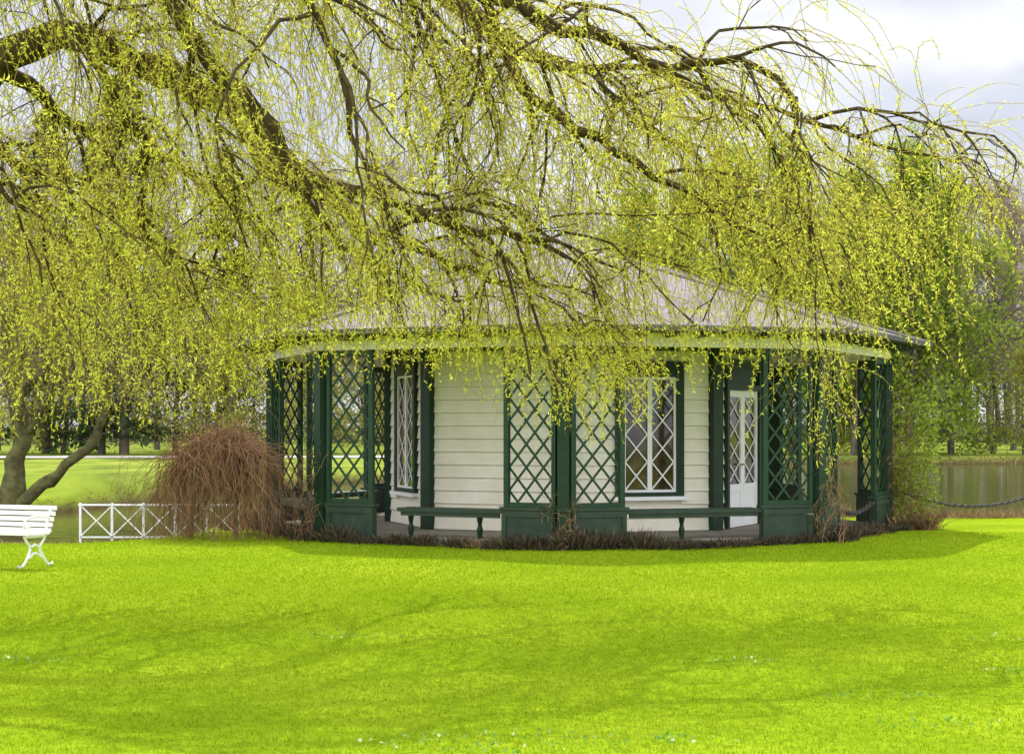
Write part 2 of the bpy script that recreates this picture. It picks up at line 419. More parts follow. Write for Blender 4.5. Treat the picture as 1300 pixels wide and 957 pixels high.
for (l,r) in ((u0+.1,mid-.003),(mid+.003,u1-.1)):
    frD.box(gb,l+.09,r-.09,-.018,.012,.74,2.05)
    lattice(frD,mb,l+.09,r-.09,.74,2.05,(r-l-.18)/1.0,1.31/4/(r-l-.18),.020,.013,.009)
gb.make('pane',M_glass,door); mb.make('glazing_bar',M_purewhite,door)
hb=B(); frD.box(hb,mid-.06,mid-.04,.04,.075,1.02,1.05); frD.box(hb,mid-.13,mid-.04,.075,.09,1.02,1.05); hb.make('handle',M_brass,door)
fb=B(); frD.box(fb,u0,u0+.1,-.02,.08,.09,2.62); frD.box(fb,u1-.1,u1,-.02,.08,.09,2.62); frD.box(fb,u0+.1,u1-.1,-.02,.078,2.52,2.62); frD.box(fb,u0+.1,u1-.1,-.02,.078,2.15,2.24); frD.box(fb,u0+.1,u1-.1,-.02,.03,2.24,2.52)
fb.make('frame',M_green,door)
for o in door.children:
    for v in o.data.vertices: v.co-=Vector(base)
for k in range(-3,5):
    v=vert(k,R0); a=math.radians(45*k-4); n=Vector((math.sin(a),-math.cos(a))); t=Vector((n.y,-n.x))
    pb=B()
    def P(i,j,z,h=.075): q=v+n*i*h+t*j*h; return (q.x,q.y,z)
    # one continuous post profile: plinth, shaft, dado, shaft, cap
    prof=[(.1,0),(.1,.1),(.075,.11),(.075,.48),(.095,.49),(.095,.56),(.075,.57),(.075,2.55),(.1,2.57),(.1,2.669)]
    for (h,z) in prof:
        for (i,j) in ((-1,-1),(1,-1),(1,1),(-1,1)): pb.V.append(P(i,j,z,h))
    for s in range(len(prof)-1):
        for i in range(4):
            j=(i+1)%4; pb.F.append((4*s+i,4*s+j,4*s+4+j,4*s+4+i))
    pb.F.append((3,2,1,0)); e_=4*(len(prof)-1); pb.F.append((e_,e_+1,e_+2,e_+3))
    pil=pb.make('pillar',M_green,pav,base)
    for s in (-1,1):
        fr=Fr(v,vert(k+s,R0)); W=.86
        l=B()
        fr.box(l,.10,.16,-.03,.03,.54,2.665); fr.box(l,W-.07,W,-.035,.035,.54,2.668)
        fr.box(l,.16,W-.07,-.028,.028,.54,.60); fr.box(l,.16,W-.07,-.028,.028,2.57,2.665)
        lattice(fr,l,.16,W-.07,.60,2.57,.252,1.22,.030,-.014,.013)
        l.make('trellis_panel',M_lat,pil)
        p=B()
        fr.box(p,.10,W+.02,-.05,.05,.0,.50); fr.box(p,.09,W+.05,-.07,.07,.50,.538)
        for (a_,c_,d_,e_) in ((.12,.19,.02,.48),(W-.05,W+.015,.02,.48),(.19,W-.05,.41,.48),(.19,W-.05,.02,.10)):
            fr.box(p,a_,c_,.049,.066,d_,e_)
        p.make('panel_base',M_green2,pil)
    for o in pil.children:
        for vv in o.data.vertices: vv.co-=Vector(base)
b=B(); octring(b,R0+.05,R0-.05,2.672,R0+.05,R0-.05,2.85); octring(b,R0+.075,R0+.051,2.81,R0+.09,R0+.051,2.848); b.make('eave_beam',M_beam,pav,base)
b=B(); octring(b,R0-.051,RI-.05,2.842,R0-.051,RI-.05,2.87); b.make('ceiling',M_white,pav,base)
b=B(); octring(b,5.46,R0+.052,2.862,5.46,R0+.052,2.885)
for k in range(8):
    fr=Fr(vert(k,R0),vert(k+1,R0))
    for i in range(9):
        u=.1+i*(fr.L-.2)/8
        fr.box(b,u-.03,u+.03,.06,.46,2.79,2.861)
b.make('soffit',M_soffit,pav,base)
roof=B(); NR=40; RE=5.55; ZE=2.90; ZA=4.50
for i in range(NR):
    f0=i/NR; f1=(i+1.15)/NR; f1=min(f1,.995)
    r0=RE*(1-f0); r1=RE*(1-f1); z0=ZE+(ZA-ZE)*f0; z1=ZE+(ZA-ZE)*f1
    octring(roof,r0,r0-.03,z0+.006,r1,max(r1-.03,.005),z1+.003)
octring(roof,RE-.04,.1,ZE-.01,.15,.02,ZA-.03)
rf=roof.make('roof',M_roof,pav,base)
b=B()
for k in range(8):
    q=vert(k,RE+.01); c=Vector((CX,CY))
    b.bar((q.x,q.y,ZE+.03),(c.x,c.y,ZA+.03),.09,.03)
b.lathe((CX,CY,ZA),[(.2,-.02),(.18,.06),(.05,.12)],12)
b.make('ridge_cap',M_roof,rf)
b=B(); octring(b,RE+.045,RE-.01,ZE-.045,RE+.055,RE-.01,ZE+.025); b.make('gutter',M_gutter,rf)
for o in rf.children:
    for vv in o.data.vertices: vv.co-=Vector(base)
def bench(k,u0,u1,legs):
    fr=Fr(vert(k,R0),vert(k+1,R0)); s=B()
    fr.box(s,u0,u1,-.34,.04,.445,.495); fr.box(s,u0+.05,u1-.05,-.02,.02,.39,.4445)
    st=s.make('bench_seat',M_green2,pav,base)
    for u in legs:
        l=B(); q=fr.p(u,-.13,0)
        l.lathe((q[0]-CX,q[1]-CY,.0),[(.045,0),(.045,.05),(.025,.08),(.038,.16),(.042,.22),(.025,.28),(.04,.35),(.04,.444)],10)
        l.make('leg',M_green,st)
LL=(vert(0,R0)-vert(1,R0)).length
bench(-1,1.25,LL-.885,[1.38,LL-1.3]); bench(0,.885,LL-.885,[1.75]); bench(-3,.93,LL-.93,[1.2,2.4]); bench(3,.93,LL-.93,[1.2,2.4]); bench(-2,.93,LL-.93,[1.9])

# ------------------------------------------------------------ climbing vines on the pillars
def vine(loc,h,n,r,label,seed,leafn=0):
    rg=np.random.default_rng(seed); m=14
    P=np.zeros((n,m,3)); P[:,0,:2]=rg.normal(size=(n,2))*r*.7
    ph=rg.random((n,1))*6.28; t=np.linspace(0,1,m)[None]
    hh=h*(.35+.65*rg.random((n,1)))
    rr=r*(.6+.8*rg.random((n,1)))
    P[:,:,0]=P[:,:1,0]*(1-t)+rr*np.cos(ph+t*5)+rg.normal(size=(n,m))*.025
    P[:,:,1]=P[:,:1,1]*(1-t)+rr*np.sin(ph+t*5)+rg.normal(size=(n,m))*.025
    P[:,:,2]=t*hh
    e=empty('climbing_vine',loc); tag(e,label,'vine',group='climbing vines on the pavilion')
    V,F=tubes_batch(P,.007*(1.1-t)*np.ones((n,1)),4); obj('stem',qmesh('stem',V,F),M_vine,e)
    k=n*40+leafn; i=rg.integers(0,n,k); j=rg.integers(2,m,k)
    V,F,q=leaves(P[i,j]+rg.normal(size=(k,3))*.05,rg.normal(size=(k,3))+[0,0,.3],.05+.05*rg.random(k) if leafn else .10+.1*rg.random(k),.008 if not leafn else .03,rg)
    obj('foliage',qmesh('foliage',V,F,q),M_reed if not leafn else M_spring,e)
for k,h,n,rr,s,lf in ((0,1.1,5,.12,1,0),(1,1.9,9,.14,2,0),(2,2.3,22,.22,3,0),(-1,1.6,6,.14,4,0),(-2,2.0,10,.18,5,0)):
    v=vert(k,R0+.16); vine((v.x,v.y,0),h,n,rr,'dry brown climbing vine twining up a green pillar',s)
v=vert(2,R0+.45); vine((v.x,v.y,0),2.3,14,.26,'leafy green climber beside the trellis pillar',9,1500)

def heath_mesh(seed,dry):
    rg=np.random.default_rng(seed); n=380
    a=rg.random(n)*6.28; q=rg.random(n)**.6
    pos=np.stack([q*.22*np.cos(a),q*.16*np.sin(a),0*a+rg.random(n)*.08],1)
    d=np.stack([np.cos(a)*q*.8,np.sin(a)*q*.8,.7+rg.random(n)],1)+rg.normal(size=(n,3))*.3
    V,F,r=leaves(pos,d,.05+.10*rg.random(n),.010+.008*rg.random(n),rg)
    me=qmesh('low_shrub',V,F,r); me.materials.append(M_heath if not dry else M_reed); return me
hm=[heath_mesh(1,0),heath_mesh(2,0),heath_mesh(3,1)]
ang=-95.
while ang<96:
    a=math.radians(ang-4)
    rr=(R0*math.cos(math.radians(22.5))/math.cos(math.radians((ang%45)-22.5)))+.22+random.uniform(-.08,.10)
    x=CX+rr*math.sin(a); y=CY-rr*math.cos(a)
    dens=.94 if -30<ang<26 else .6
    if random.random()<dens:
        s=random.choice([.6,.8,1.0,1.2,1.5])
        o=obj('low_shrub',hm[random.choice([0,0,1,1,1,2])],None,None,(x,y,hgt(np.float64(x),np.float64(y))-.01))
        o.rotation_euler=(0,0,random.random()*6.28); o.scale=(s,s,s*random.uniform(.5,1.1))
        tag(o,'low purple-brown heather shrub at the pavilion base','shrub',group='low shrubs edging the pavilion')
    ang+=random.uniform(2.2,3.8)
def twigbush(loc,h,w_,n,label,seed,mat=M_vine,name='dry_bush'):
    rg=np.random.default_rng(seed); m=7; t=np.linspace(0,1,m)[None,:,None]
    a=rg.random(n)*6.28; d=np.stack([np.cos(a)*w_,np.sin(a)*w_,h*(.5+.5*rg.random(n))],1)*(.6+.4*rg.random((n,1)))
    P=rg.normal(size=(n,1,3))*[.08,.08,0]+t*d[:,None,:]; P[:,:,2]-= (t[:,:,0]**2)*h*.25*rg.random((n,1)); P+=rg.normal(size=P.shape)*.02*t
    V,F=tubes_batch(P,np.ones((n,1))*.006*(1.2-t[:,:,0]),3)
    o=obj(name,qmesh(name,V,F),mat,None,loc); tag(o,label,'bush'); return o
v=vert(2,R0+.55); twigbush((v.x,v.y-.3,0),.55,.42,150,'dry reddish-brown leafless bush beside the trellis pillar',4)
v=vert(-2,R0+.4); twigbush((v.x-.1,v.y-1.0,0),.35,.4,110,'dry brown leafless bush at the pavilion edge',6)

# ------------------------------------------------------------ willow generator
def willow(limbs,seed,brs,brl,tws,twl,env,leafs,lsz,bias=(0,0,0),sub=3,tr=.004,rs=1.0,lenf=None,wig=.04):
    rg=np.random.default_rng(seed); trunk=[]; S=[];D=[]
    brpts=[]
    bias=np.array(bias,float)
    def branch(p,d,L,r,n=9,droop=.16):
        pts=[p.copy()]; d=d/np.linalg.norm(d)
        for i in range(n):
            d=d+rg.normal(size=3)*.23+np.array([0,0,-droop]); d/=np.linalg.norm(d)
            p=p+d*L/n; 
            if p[2]<env(p)+.35: break
            pts.append(p.copy())
        while len(pts)<3: pts.append(pts[-1]+d*.05)
        pts=np.array(pts); R=np.linspace(r,r*.35,len(pts))
        trunk.append(tubes_batch(pts[None],R[None],5))
        return pts
    for lb in limbs:
        P=resample(lb,.20); P[:,3]=np.where(P[:,3]>.17,P[:,3],P[:,3]*rs); xyz=P[:,:3].copy()
        wn=rg.normal(size=(len(xyz),3))*wig; wn=(wn+np.roll(wn,1,0)+np.roll(wn,2,0)); wn[:2]=0; xyz+=wn
        rad=P[:,3]*(1+.10*rg.normal(size=len(P)))
        trunk.append(tubes_batch(xyz[None],rad[None],9))
        cum=0
        for i in range(1,len(P)):
            if P[i,3]>.17: continue
            cum+=np.linalg.norm(xyz[i]-xyz[i-1])
            while cum>brs:
                cum-=brs*(.4+1.2*rg.random())
                t=unit(xyz[i]-xyz[i-1]); d=t*.7+rg.normal(size=3)*np.array([.7,.75,.5])+bias+np.array([0,0,.15])
                bp=branch(xyz[i],d,brl*(.5+.8*rg.random()),min(P[i,3]*.5,.017)+.004)
                brpts.append(bp)
                for s in range(sub):
                    j=rg.integers(1,len(bp)-1); t2=unit(bp[j+1 if j+1<len(bp) else j]-bp[j-1])
                    brpts.append(branch(bp[j],t2*.7+rg.normal(size=3)*.6+bias*.5,brl*(.3+.4*rg.random()),.007,6,.2))
        brpts.append(xyz[max(1,int(len(xyz)*.45)):])
    for bp in brpts:
        dn=rg.choice([.6,.9,1.1,1.5])
        seg=np.linalg.norm(np.diff(bp,axis=0),axis=1); L=seg.sum(); k=max(1,int(L/tws*dn))
        tt=np.sort(rg.random(k)*len(seg)); i=np.minimum(tt.astype(int),len(seg)-1); f=(tt-i)[:,None]
        S.append(bp[i]*(1-f)+bp[i+1]*f); T=unit(bp[i+1]-bp[i]); D.append(T*.8+rg.normal(size=(k,3))*.65+bias*.5+[0,0,.1])
    S=np.concatenate(S);D=unit(np.concatenate(D)); k=len(S); m=9
    e=np.array([env(s) for s in S]); e=e+rg.exponential(.25,k)
    lf_=np.ones(k) if lenf is None else np.array([lenf(s) for s in S])
    L=twl*(.25+1.0*rg.random(k)**1.4)*lf_; L=np.minimum(L,(S[:,2]-e)*1.1); ok=L>.15; S=S[ok];D=D[ok];L=L[ok];k=len(S)
    P=np.zeros((k,m,3)); P[:,0]=S; d=D.copy()
    for i in range(1,m):
        d=unit(d+np.array([0,0,-.25])+rg.normal(size=(k,3))*.2); P[:,i]=P[:,i-1]+d*(L/(m-1))[:,None]
    tw=tubes_batch(P,tr*np.linspace(1,.45,m)[None]*np.ones((k,1)),3)
    cnt=np.maximum(2,(L/leafs*(.3+1.0*rg.random(k)))).astype(int); idx=np.repeat(np.arange(k),cnt); N=len(idx)
    t=np.clip(rg.random(N)**.75,.08,1)*(m-1)-1e-4; i=t.astype(int); f=(t-i)[:,None]
    pos=P[idx,i]*(1-f)+P[idx,i+1]*f; dd=unit(P[idx,i+1]-P[idx,i])*.8+rg.normal(size=(N,3))*.75
    rnd=np.clip(rg.random(N)*.7+np.repeat(rg.random(k),cnt)*.3,0,1)
    V,F,q=leaves(pos,dd,lsz*(.5+rg.random(N)),lsz*(.26+.16*rg.random(N)),rg,rnd)
    return merge(trunk),tw,(V,F,q)
ex=[-6,-4.4,-3.07,-2.45,-2.15,-1.0,-.34,.05,.25,.68,1.0,1.2,1.7,2.3,2.55,2.7,2.9,3.3,3.75,4.1,4.6,6]
ez=[1.4,1.42,1.55,1.75,2.05,2.1,2.0,1.75,1.40,1.40,1.6,1.9,2.1,2.1,1.15,1.15,2.1,2.2,1.9,3.0,3.9,4.2]
def env1(p): return float(np.interp(p[0]*15/p[1],ex,ez))
limbs=[
 [(-7.6,15,-.2,.42),(-7.4,15,1.2,.34),(-7.0,14.9,2.6,.30),(-6.3,14.8,3.8,.24),(-5.27,14.7,4.35,.21),(-4.28,14.5,4.58,.17),(-3.56,14.5,4.74,.15),(-2.77,14.5,4.61,.145),(-2.37,14.6,4.38,.14),(-2.11,15,4.07,.14),(-1.98,15.3,3.66,.10),(-1.49,15.6,3.32,.06),(-.65,16,3.14,.04),(.37,16.4,2.88,.02)],
 [(-7.0,14.9,2.6,.28),(-6.0,14.2,4.6,.2),(-4.5,13.8,5.6,.11),(-2.95,13.5,5.15,.08),(-2.33,13.5,4.44,.075),(-1.72,13.7,3.88,.07),(-1.04,14,3.39,.05),(-.31,14.3,3.15,.035),(.43,14.6,2.96,.02)],
 [(-6.3,14.8,3.8,.22),(-5.2,14.3,5.6,.17),(-3.2,14,6.3,.13),(-1.5,14,6.0,.10),(-.57,14,5.3,.085),(.0,14,4.95,.07),(.35,14,4.72,.06),(.85,14.1,4.6,.05),(1.4,14.2,4.60,.042),(1.91,14.3,4.54,.034),(2.23,14.4,4.32,.026),(2.36,14.5,3.95,.016)],
 [(-3.2,14,6.3,.1),(-1.6,15,6.1,.09),(-.63,15.5,5.42,.08),(-.07,15.5,5.0,.07),(.49,15.5,4.43,.06),(1.06,15.6,4.01,.048),(1.55,15.8,3.73,.036),(2.19,16,3.38,.025),(2.7,16.2,3.1,.015)],
 [(-.57,14,5.3,.05),(.22,15.4,4.9,.042),(1.1,16,4.82,.036),(1.9,16,4.65,.03),(2.76,16.2,4.45,.025),(3.4,16.3,4.3,.02),(4.0,16.4,4.1,.014)],
 [(-4.5,13.8,5.6,.05),(-2.8,12.9,5.7,.042),(-1.55,12.7,5.0,.036),(-1.5,12.7,4.34,.032),(-1.2,12.8,3.83,.025),(-.8,12.9,3.4,.016)],
 [(-2.11,15,4.07,.07),(-2.0,16,3.8,.05),(-1.75,17,3.4,.035),(-1.2,17.6,3.1,.025),(-.5,17.8,2.9,.015)],
 [(-4.28,14.5,4.58,.08),(-4.0,15.6,4.5,.06),(-3.4,16.6,4.2,.045),(-2.7,17.2,3.7,.03),(-2.2,17.6,3.2,.015)],
 [(-.63,15.5,5.42,.06),(.3,16.8,5.2,.045),(1.3,17.5,4.7,.035),(2.1,17.8,4.1,.026),(3.0,18,3.5,.015)],
 [(-5.27,14.7,4.35,.08),(-5.0,16,4.4,.06),(-4.5,17,4.0,.04),(-4.1,17.6,3.4,.02)],
 [(2.76,16.2,4.45,.024),(3.2,16,4.6,.02),(3.9,15.8,4.5,.016),(4.4,15.8,4.0,.012)],
 [(1.4,14.2,4.60,.026),(2.0,14.8,4.4,.022),(2.5,15,3.9,.018),(2.8,15.1,3.2,.012)],
 [(-1.04,14,3.39,.03),(-.5,14.6,3.5,.026),(.2,15.2,3.4,.02),(.9,15.6,3.0,.012)],
 [(-3.56,14.5,4.74,.05),(-3.2,15.2,4.2,.045),(-3.3,15.6,3.7,.035),(-3.0,16,3.1,.018)],
 [(-6.3,14.8,3.8,.07),(-5.2,13.8,3.9,.055),(-4.4,13.6,3.7,.04),(-3.7,13.6,3.3,.02)],
 [(-1.5,14,6.0,.05),(-1.0,14.8,5.5,.035),(-.7,15.2,4.7,.028),(-.4,15.4,4.0,.018)],
]
def lenf(s): return 1.35 if s[0]<-1.8 else (1.25 if 0<s[0]<1.2 else 1.0)
tr,tw,lf=willow(limbs,17,.29,1.5,.145,1.5,env1,.029,.037,bias=(.25,0,0),sub=3,rs=.88,lenf=lenf,tr=.0036)
wl=empty('weeping_willow',(-7.6,15,0)); tag(wl,'weeping willow with thick arching limbs and fresh yellow-green hanging shoots','tree')
off=np.array([-7.6,15,0.])
obj('trunk',qmesh('trunk',tr[0]-off,tr[1]),M_bark,wl,smooth=True)
cr=obj('crown',qmesh('crown',lf[0]-off,lf[1],lf[2]),M_leaf,wl)
obj('twig',qmesh('twig',tw[0]-off,tw[1]),M_twig,cr)

limbs2=[[(-10.5,36,-.3,.30),(-10.38,36,.5,.22),(-10.15,36,1.3,.18),(-10.2,36,2.3,.16),(-10.5,36,3.6,.13),(-10.4,36,5.2,.10),(-10.0,36,7,.06),(-9.6,36,8.5,.03)],
 [(-10.35,36,-.1,.15),(-9.7,35.8,.35,.13),(-9.1,35.7,.85,.11),(-8.6,35.6,1.4,.09),(-8.2,35.6,2.3,.07),(-7.9,35.6,3.6,.05),(-7.4,35.5,5,.03)],
 [(-10.15,36,2.3,.1),(-9.3,36,3.4,.08),(-8.2,36.2,4.6,.06),(-7.2,36.3,5.8,.03)],
 [(-10.15,36,1.3,.1),(-9.6,35.6,2.3,.08),(-9.4,35.4,3.6,.05),(-8.9,35.4,5,.03)],
 [(-10.5,36,3.6,.1),(-11.4,36,4.8,.08),(-12.2,36,6.3,.04)],
 [(-11.0,36.6,-.3,.16),(-11.1,36.6,1.5,.13),(-11.5,37,3.4,.10),(-11.2,37,5.6,.05)]]
tr,tw,lf=willow(limbs2,5,.32,2.2,.28,1.5,lambda p:1.7,.06,.075,sub=3,tr=.008,wig=.03)
e=empty('bank_willow',(-10.5,36,0)); tag(e,'leaning multi-stemmed mossy willow on the pond bank, sparse new leaves','tree'); off=np.array([-10.5,36,0.])
obj('trunk',qmesh('trunk',tr[0]-off,tr[1]),M_bark_moss,e,smooth=True)
cr=obj('crown',qmesh('crown',lf[0]-off,lf[1],lf[2]),M_hedge,e); obj('twig',qmesh('twig',tw[0]-off,tw[1]),M_twig_bare,cr)

def weeping_shrub(loc):
    rg=np.random.default_rng(21); n=1500; m=16
    e=empty('weeping_shrub',loc); tag(e,'dry brown weeping shrub with tangled twigs hanging to the ground','shrub')
    T=np.array([[[.32,0,-.1],[.3,.02,.4],[.33,0,.9],[.25,0,1.3]],[[-.35,.05,-.1],[-.3,.0,.5],[-.15,0,1.0],[.1,0,1.3]]],float)
    V,F=tubes_batch(T,np.array([[.03,.028,.025,.02]]*2),7); obj('trunk',qmesh('trunk',V,F),M_vine,e,smooth=True)
    P=np.zeros((n,m,3)); u=rg.random(n)
    P[:,0]=np.stack([-.42+.95*u,rg.normal(size=n)*.16,.85+.55*np.sin(.35+u*2.2)+rg.normal(size=n)*.08],1)
    a=rg.random(n)*6.28
    d=np.stack([np.cos(a)*.6+(u-.5)*1.0,np.sin(a)*.6,.3+.4*rg.random(n)],1); d=unit(d)
    L=np.where(rg.random(n)<.3,.5+.5*rg.random(n),1.3+1.0*rg.random(n)); L=np.where(np.abs(u-.55)<.13,L*.42,L)
    for i in range(1,m):
        d=unit(d+np.array([0,0,-.45])+rg.normal(size=(n,3))*.42); P[:,i]=P[:,i-1]+d*(L/(m-1))[:,None]
        P[:,i,2]=np.maximum(P[:,i,2],.0)
    V,F=tubes_batch(P,.0045*np.linspace(1,.5,m)[None]*np.ones((n,1)),3); obj('branch',qmesh('branch',V,F),M_vine,e)
weeping_shrub((-4.2,24.4,-.02))

def railing(x0,x1,y,z0,z1,n):
    b=B(); dx=(x1-x0)/n
    for i in range(n+1):
        x=x0+i*dx; b.bar((x,y,z0-.5),(x,y,z1+.03),.035,.035,up=(0,1,0)); 
    b.bar((x0-.03,y,z1),(x1+.03,y,z1),.04,.026); 
    for i in range(n):
        a=x0+i*dx+.02;c=x0+(i+1)*dx-.02
        b.bar((a,y-.01,z0+.06),(c,y-.01,z1-.03),.016,.017); b.bar((a,y+.01,z1-.03),(c,y+.01,z0+.06),.016,.017)
    b.bar((x0,y,z0+.03),(x1,y,z0+.03),.035,.022)
    o=b.make('railing',M_purewhite,None,(x0,y,0),(x0,y,0)); tag(o,'low white wooden railing with crossed braces by the water','railing'); return o
railing(-6.55,-4.15,26.3,-.1,.42,5)
def park_bench(loc,rot,scl):
    e=empty('park_bench',loc); e.rotation_euler=(0,0,rot); e.scale=(scl,)*3; tag(e,'white slatted park bench with curled cast-iron legs on the lawn','bench')
    L=1.7
    s=B()
    for i in range(6): 
        y=-.42+i*.075; z=.43+(0.01 if i==0 else 0)
        s.bar((-L,y,z),(0,y,z),.055,.025)
    s.make('seat',M_purewhite,e)
    s=B()
    for i in range(5):
        z=.47+i*.072; y=.01+i*.03
        s.bar((-L,y,z),(0,y,z),.022,.055)
    s.make('backrest',M_purewhite,e)
    def curve(b,pts):
        P=resample(np.array([(p[0],p[1],p[2],0) for p in pts]),.03)[:,:3]
        V,F=tubes_batch(P[None],np.full((1,len(P)),.019),6); n=len(b.V); b.V+=[tuple(v) for v in V]; b.F+=[tuple(int(q)+n for q in f) for f in F]
    for x in (-.08,-L+.08):
        b=B()
        curve(b,[(x,-.44,.41),(x,-.38,.33),(x,-.30,.26),(x,-.36,.14),(x,-.46,.03),(x,-.52,.0),(x,-.56,.04)])
        curve(b,[(x,0,.41),(x,-.06,.32),(x,-.14,.26),(x,-.06,.14),(x,.04,.03),(x,.12,.0),(x,.15,.05)])
        curve(b,[(x,-.30,.26),(x,-.22,.31),(x,-.14,.26)]); curve(b,[(x,-.44,.405),(x,-.2,.40),(x,0,.405),(x,.04,.6),(x,.12,.76),(x,.16,.79),(x,.17,.75)])
        curve(b,[(x,-.36,.12),(x,-.22,.2),(x,-.06,.12)])
        b.make('leg',M_purewhite,e,smooth=True)
        b=B(); curve(b,[(x,.06,.64),(x,-.1,.66),(x,-.3,.65),(x,-.42,.62),(x,-.46,.55),(x,-.41,.50),(x,-.36,.54)]); curve(b,[(x,-.36,.54),(x,-.30,.48),(x,-.34,.41)])
        b.make('armrest',M_purewhite,e,smooth=True)
park_bench((-5.3,19.9,.0),math.radians(-22),.88)

def chain(a,c,sag,n,label):
    a=np.array(a,float);c=np.array(c,float); b=B()
    pts=[]
    for i in range(n+1):
        t=i/n; p=a*(1-t)+c*t; p=p+np.array([0,0,-sag*4*t*(1-t)]); pts.append(p)
    for i in range(n):
        p0,p1=pts[i],pts[i+1]; d=unit(p1-p0); up=np.array([0,0,1.]) if i%2 else unit(np.cross(d,[0,0,1.])); s=np.cross(d,up); s=unit(s)
        L=np.linalg.norm(p1-p0)*.68; mid=(p0+p1)/2; W=L*.5
        th=np.linspace(0,2*np.pi,13)
        ring=mid+np.outer(np.cos(th)*L,d)+np.outer(np.sin(th)*W,s)
        V,F=tubes_batch(ring[None],np.full((1,13),.013),5); k=len(b.V); b.V+=[tuple(v) for v in V]; b.F+=[tuple(int(q)+k for q in f) for f in F]
    o=b.make('chain',M_iron,None,tuple(a),tuple(a),smooth=True); tag(o,label,'chain',group='iron chains along the pond'); return o
vC=vert(2,R0+.1); vB=vert(1,R0)
chain((vC.x+.05,vC.y-.05,.62),(8.3,27.6,.52),.22,40,'dark iron chain hanging from the pavilion to a post')
p1=Fr(vert(1,R0),vert(2,R0)); a=p1.p(.9,0,.45); c=p1.p(p1.L-.9,0,.45)
chain(a,c,.12,20,'dark iron chain hanging between two trellis pillars')
b=B(); b.lathe((8.35,27.6,-.05),[(.06,0),(.06,.08),(.035,.12),(.035,.6),(.05,.63),(.05,.68),(.02,.74)],10)
o=b.make('chain_post',M_iron,None,(8.35,27.6,0),(8.35,27.6,0)); tag(o,'short dark iron post holding the chain','post')

def reeds(name,n,xr,yf,L,label,seed,wd=.012):
    rg=np.random.default_rng(seed); x=rg.uniform(*xr,n); y=yf(x)+rg.normal(size=n)*.25
    pos=np.stack([x,y,hgt(x,y)],1); d=np.stack([rg.normal(size=n)*.8,rg.normal(size=n)*.8,.6+0*x],1)
    V,F,q=leaves(pos,d,L*(.4+rg.random(n)),wd,rg); o=obj(name,qmesh(name,V,F,q),M_reed); tag(o,label,'reeds','stuff')
reeds('dry_reeds',6000,(5.5,12),lambda x:near_shore(x)-.3,.2,'dry brown reeds and litter along the pond edge',1)
reeds('bank_reeds',1500,(-12,-4.6),lambda x:near_shore(x)-.1,.10,'short dry stalks on the near pond bank',2)
reeds('far_reeds',3000,(-14,-4),lambda x:far_shore(x)-.3,.14,'dry stalks along the far pond bank',3,.03)
reeds('shore_reeds',3000,(14,40),lambda x:far_shore(x)-.2,.16,'dry stalks along the distant shore',4,.05)

# ------------------------------------------------------------ background trees
def make_tree(seed,H,r0,spread,nl,lsz,lw,start=.2,up=.5,n1=20,droop=.05,clump=.35,kind='leaf'):
    rg=np.random.default_rng(seed); parts=[]
    t=np.linspace(0,1,9); tp=np.stack([np.cumsum(rg.normal(size=9)*.2)*H/18,np.cumsum(rg.normal(size=9)*.2)*H/18,t*H*.93],1); tp[0,:2]=0; tp[0,2]=-.4
    parts.append(tubes_batch(tp[None],(r0*(1-t*.9))[None],7))
    P1=[];R1=[];P2=[];R2=[];P3=[]
    for i in range(n1):
        f=start+(1-start)*(i+rg.random())/n1; f=min(f,.97)
        z=f*8; j=int(z); p=tp[j]*(1-(z-j))+tp[min(j+1,8)]*(z-j)
        az=i*2.4+rg.random()*.8; prof=math.sin(math.pi*min(1,(f-start)/(1-start)*.75+.25))**.6
        L=spread*(.4+.8*rg.random())*prof+.3
        d=np.array([math.cos(az),math.sin(az),up+f*.9]); d/=np.linalg.norm(d)
        pts=[p]
        for s in range(6):
            d=d+rg.normal(size=3)*.16+[0,0,-droop]; d/=np.linalg.norm(d); pts.append(pts[-1]+d*L/6)
        pts=np.array(pts); rb=r0*.36*(1-f*.7); P1.append(pts); R1.append(np.linspace(rb,rb*.25,7))
        for q in range(6):
            j=rg.integers(1,7); d2=unit(pts[j]-pts[j-1])*.6+rg.normal(size=3)*.55+[0,0,.15]; d2=unit(d2); L2=L*(.3+.3*rg.random()); a=[pts[j]]
            for s in range(4):
                d2=unit(d2+rg.normal(size=3)*.18+[0,0,-droop]); a.append(a[-1]+d2*L2/4)
            a=np.array(a); P2.append(a); R2.append(np.linspace(rb*.35,rb*.12,5))
            for w_ in range(6):
                j2=rg.integers(1,5); d3=unit(unit(a[j2]-a[j2-1])*.6+rg.normal(size=3)*.6+[0,0,.1]); L3=L2*(.4+.4*rg.random()); P3.append(np.stack([a[j2]+d3*L3*x+rg.normal(size=3)*.03*L3 for x in (0,.5,1)]))
    parts.append(tubes_batch(np.array(P1),np.array(R1),5)); parts.append(tubes_batch(np.array(P2),np.array(R2),4))
    P3=np.array(P3); parts.append(tubes_batch(P3,np.full((len(P3),3),.018)*[1,.8,.5],3))
    trunk=merge(parts)
    i=rg.integers(0,len(P3),nl); f=rg.random((nl,1)); pos=P3[i,0]*(1-f)+P3[i,2]*f+rg.normal(size=(nl,3))*clump
    if kind=='bare': d=unit(P3[i,2]-P3[i,0])+rg.normal(size=(nl,3))*.5+[0,0,.2]
    else: d=rg.normal(size=(nl,3))+[0,0,-.2]
    br=rg.random(len(P3))
    V,F,q=leaves(pos,d,lsz*(.5+rg.random(nl)),lw*(.6+.8*rg.random(nl)),rg,np.clip(.5*rg.random(nl)+.5*br[i],0,1))
    return trunk,(V,F,q)
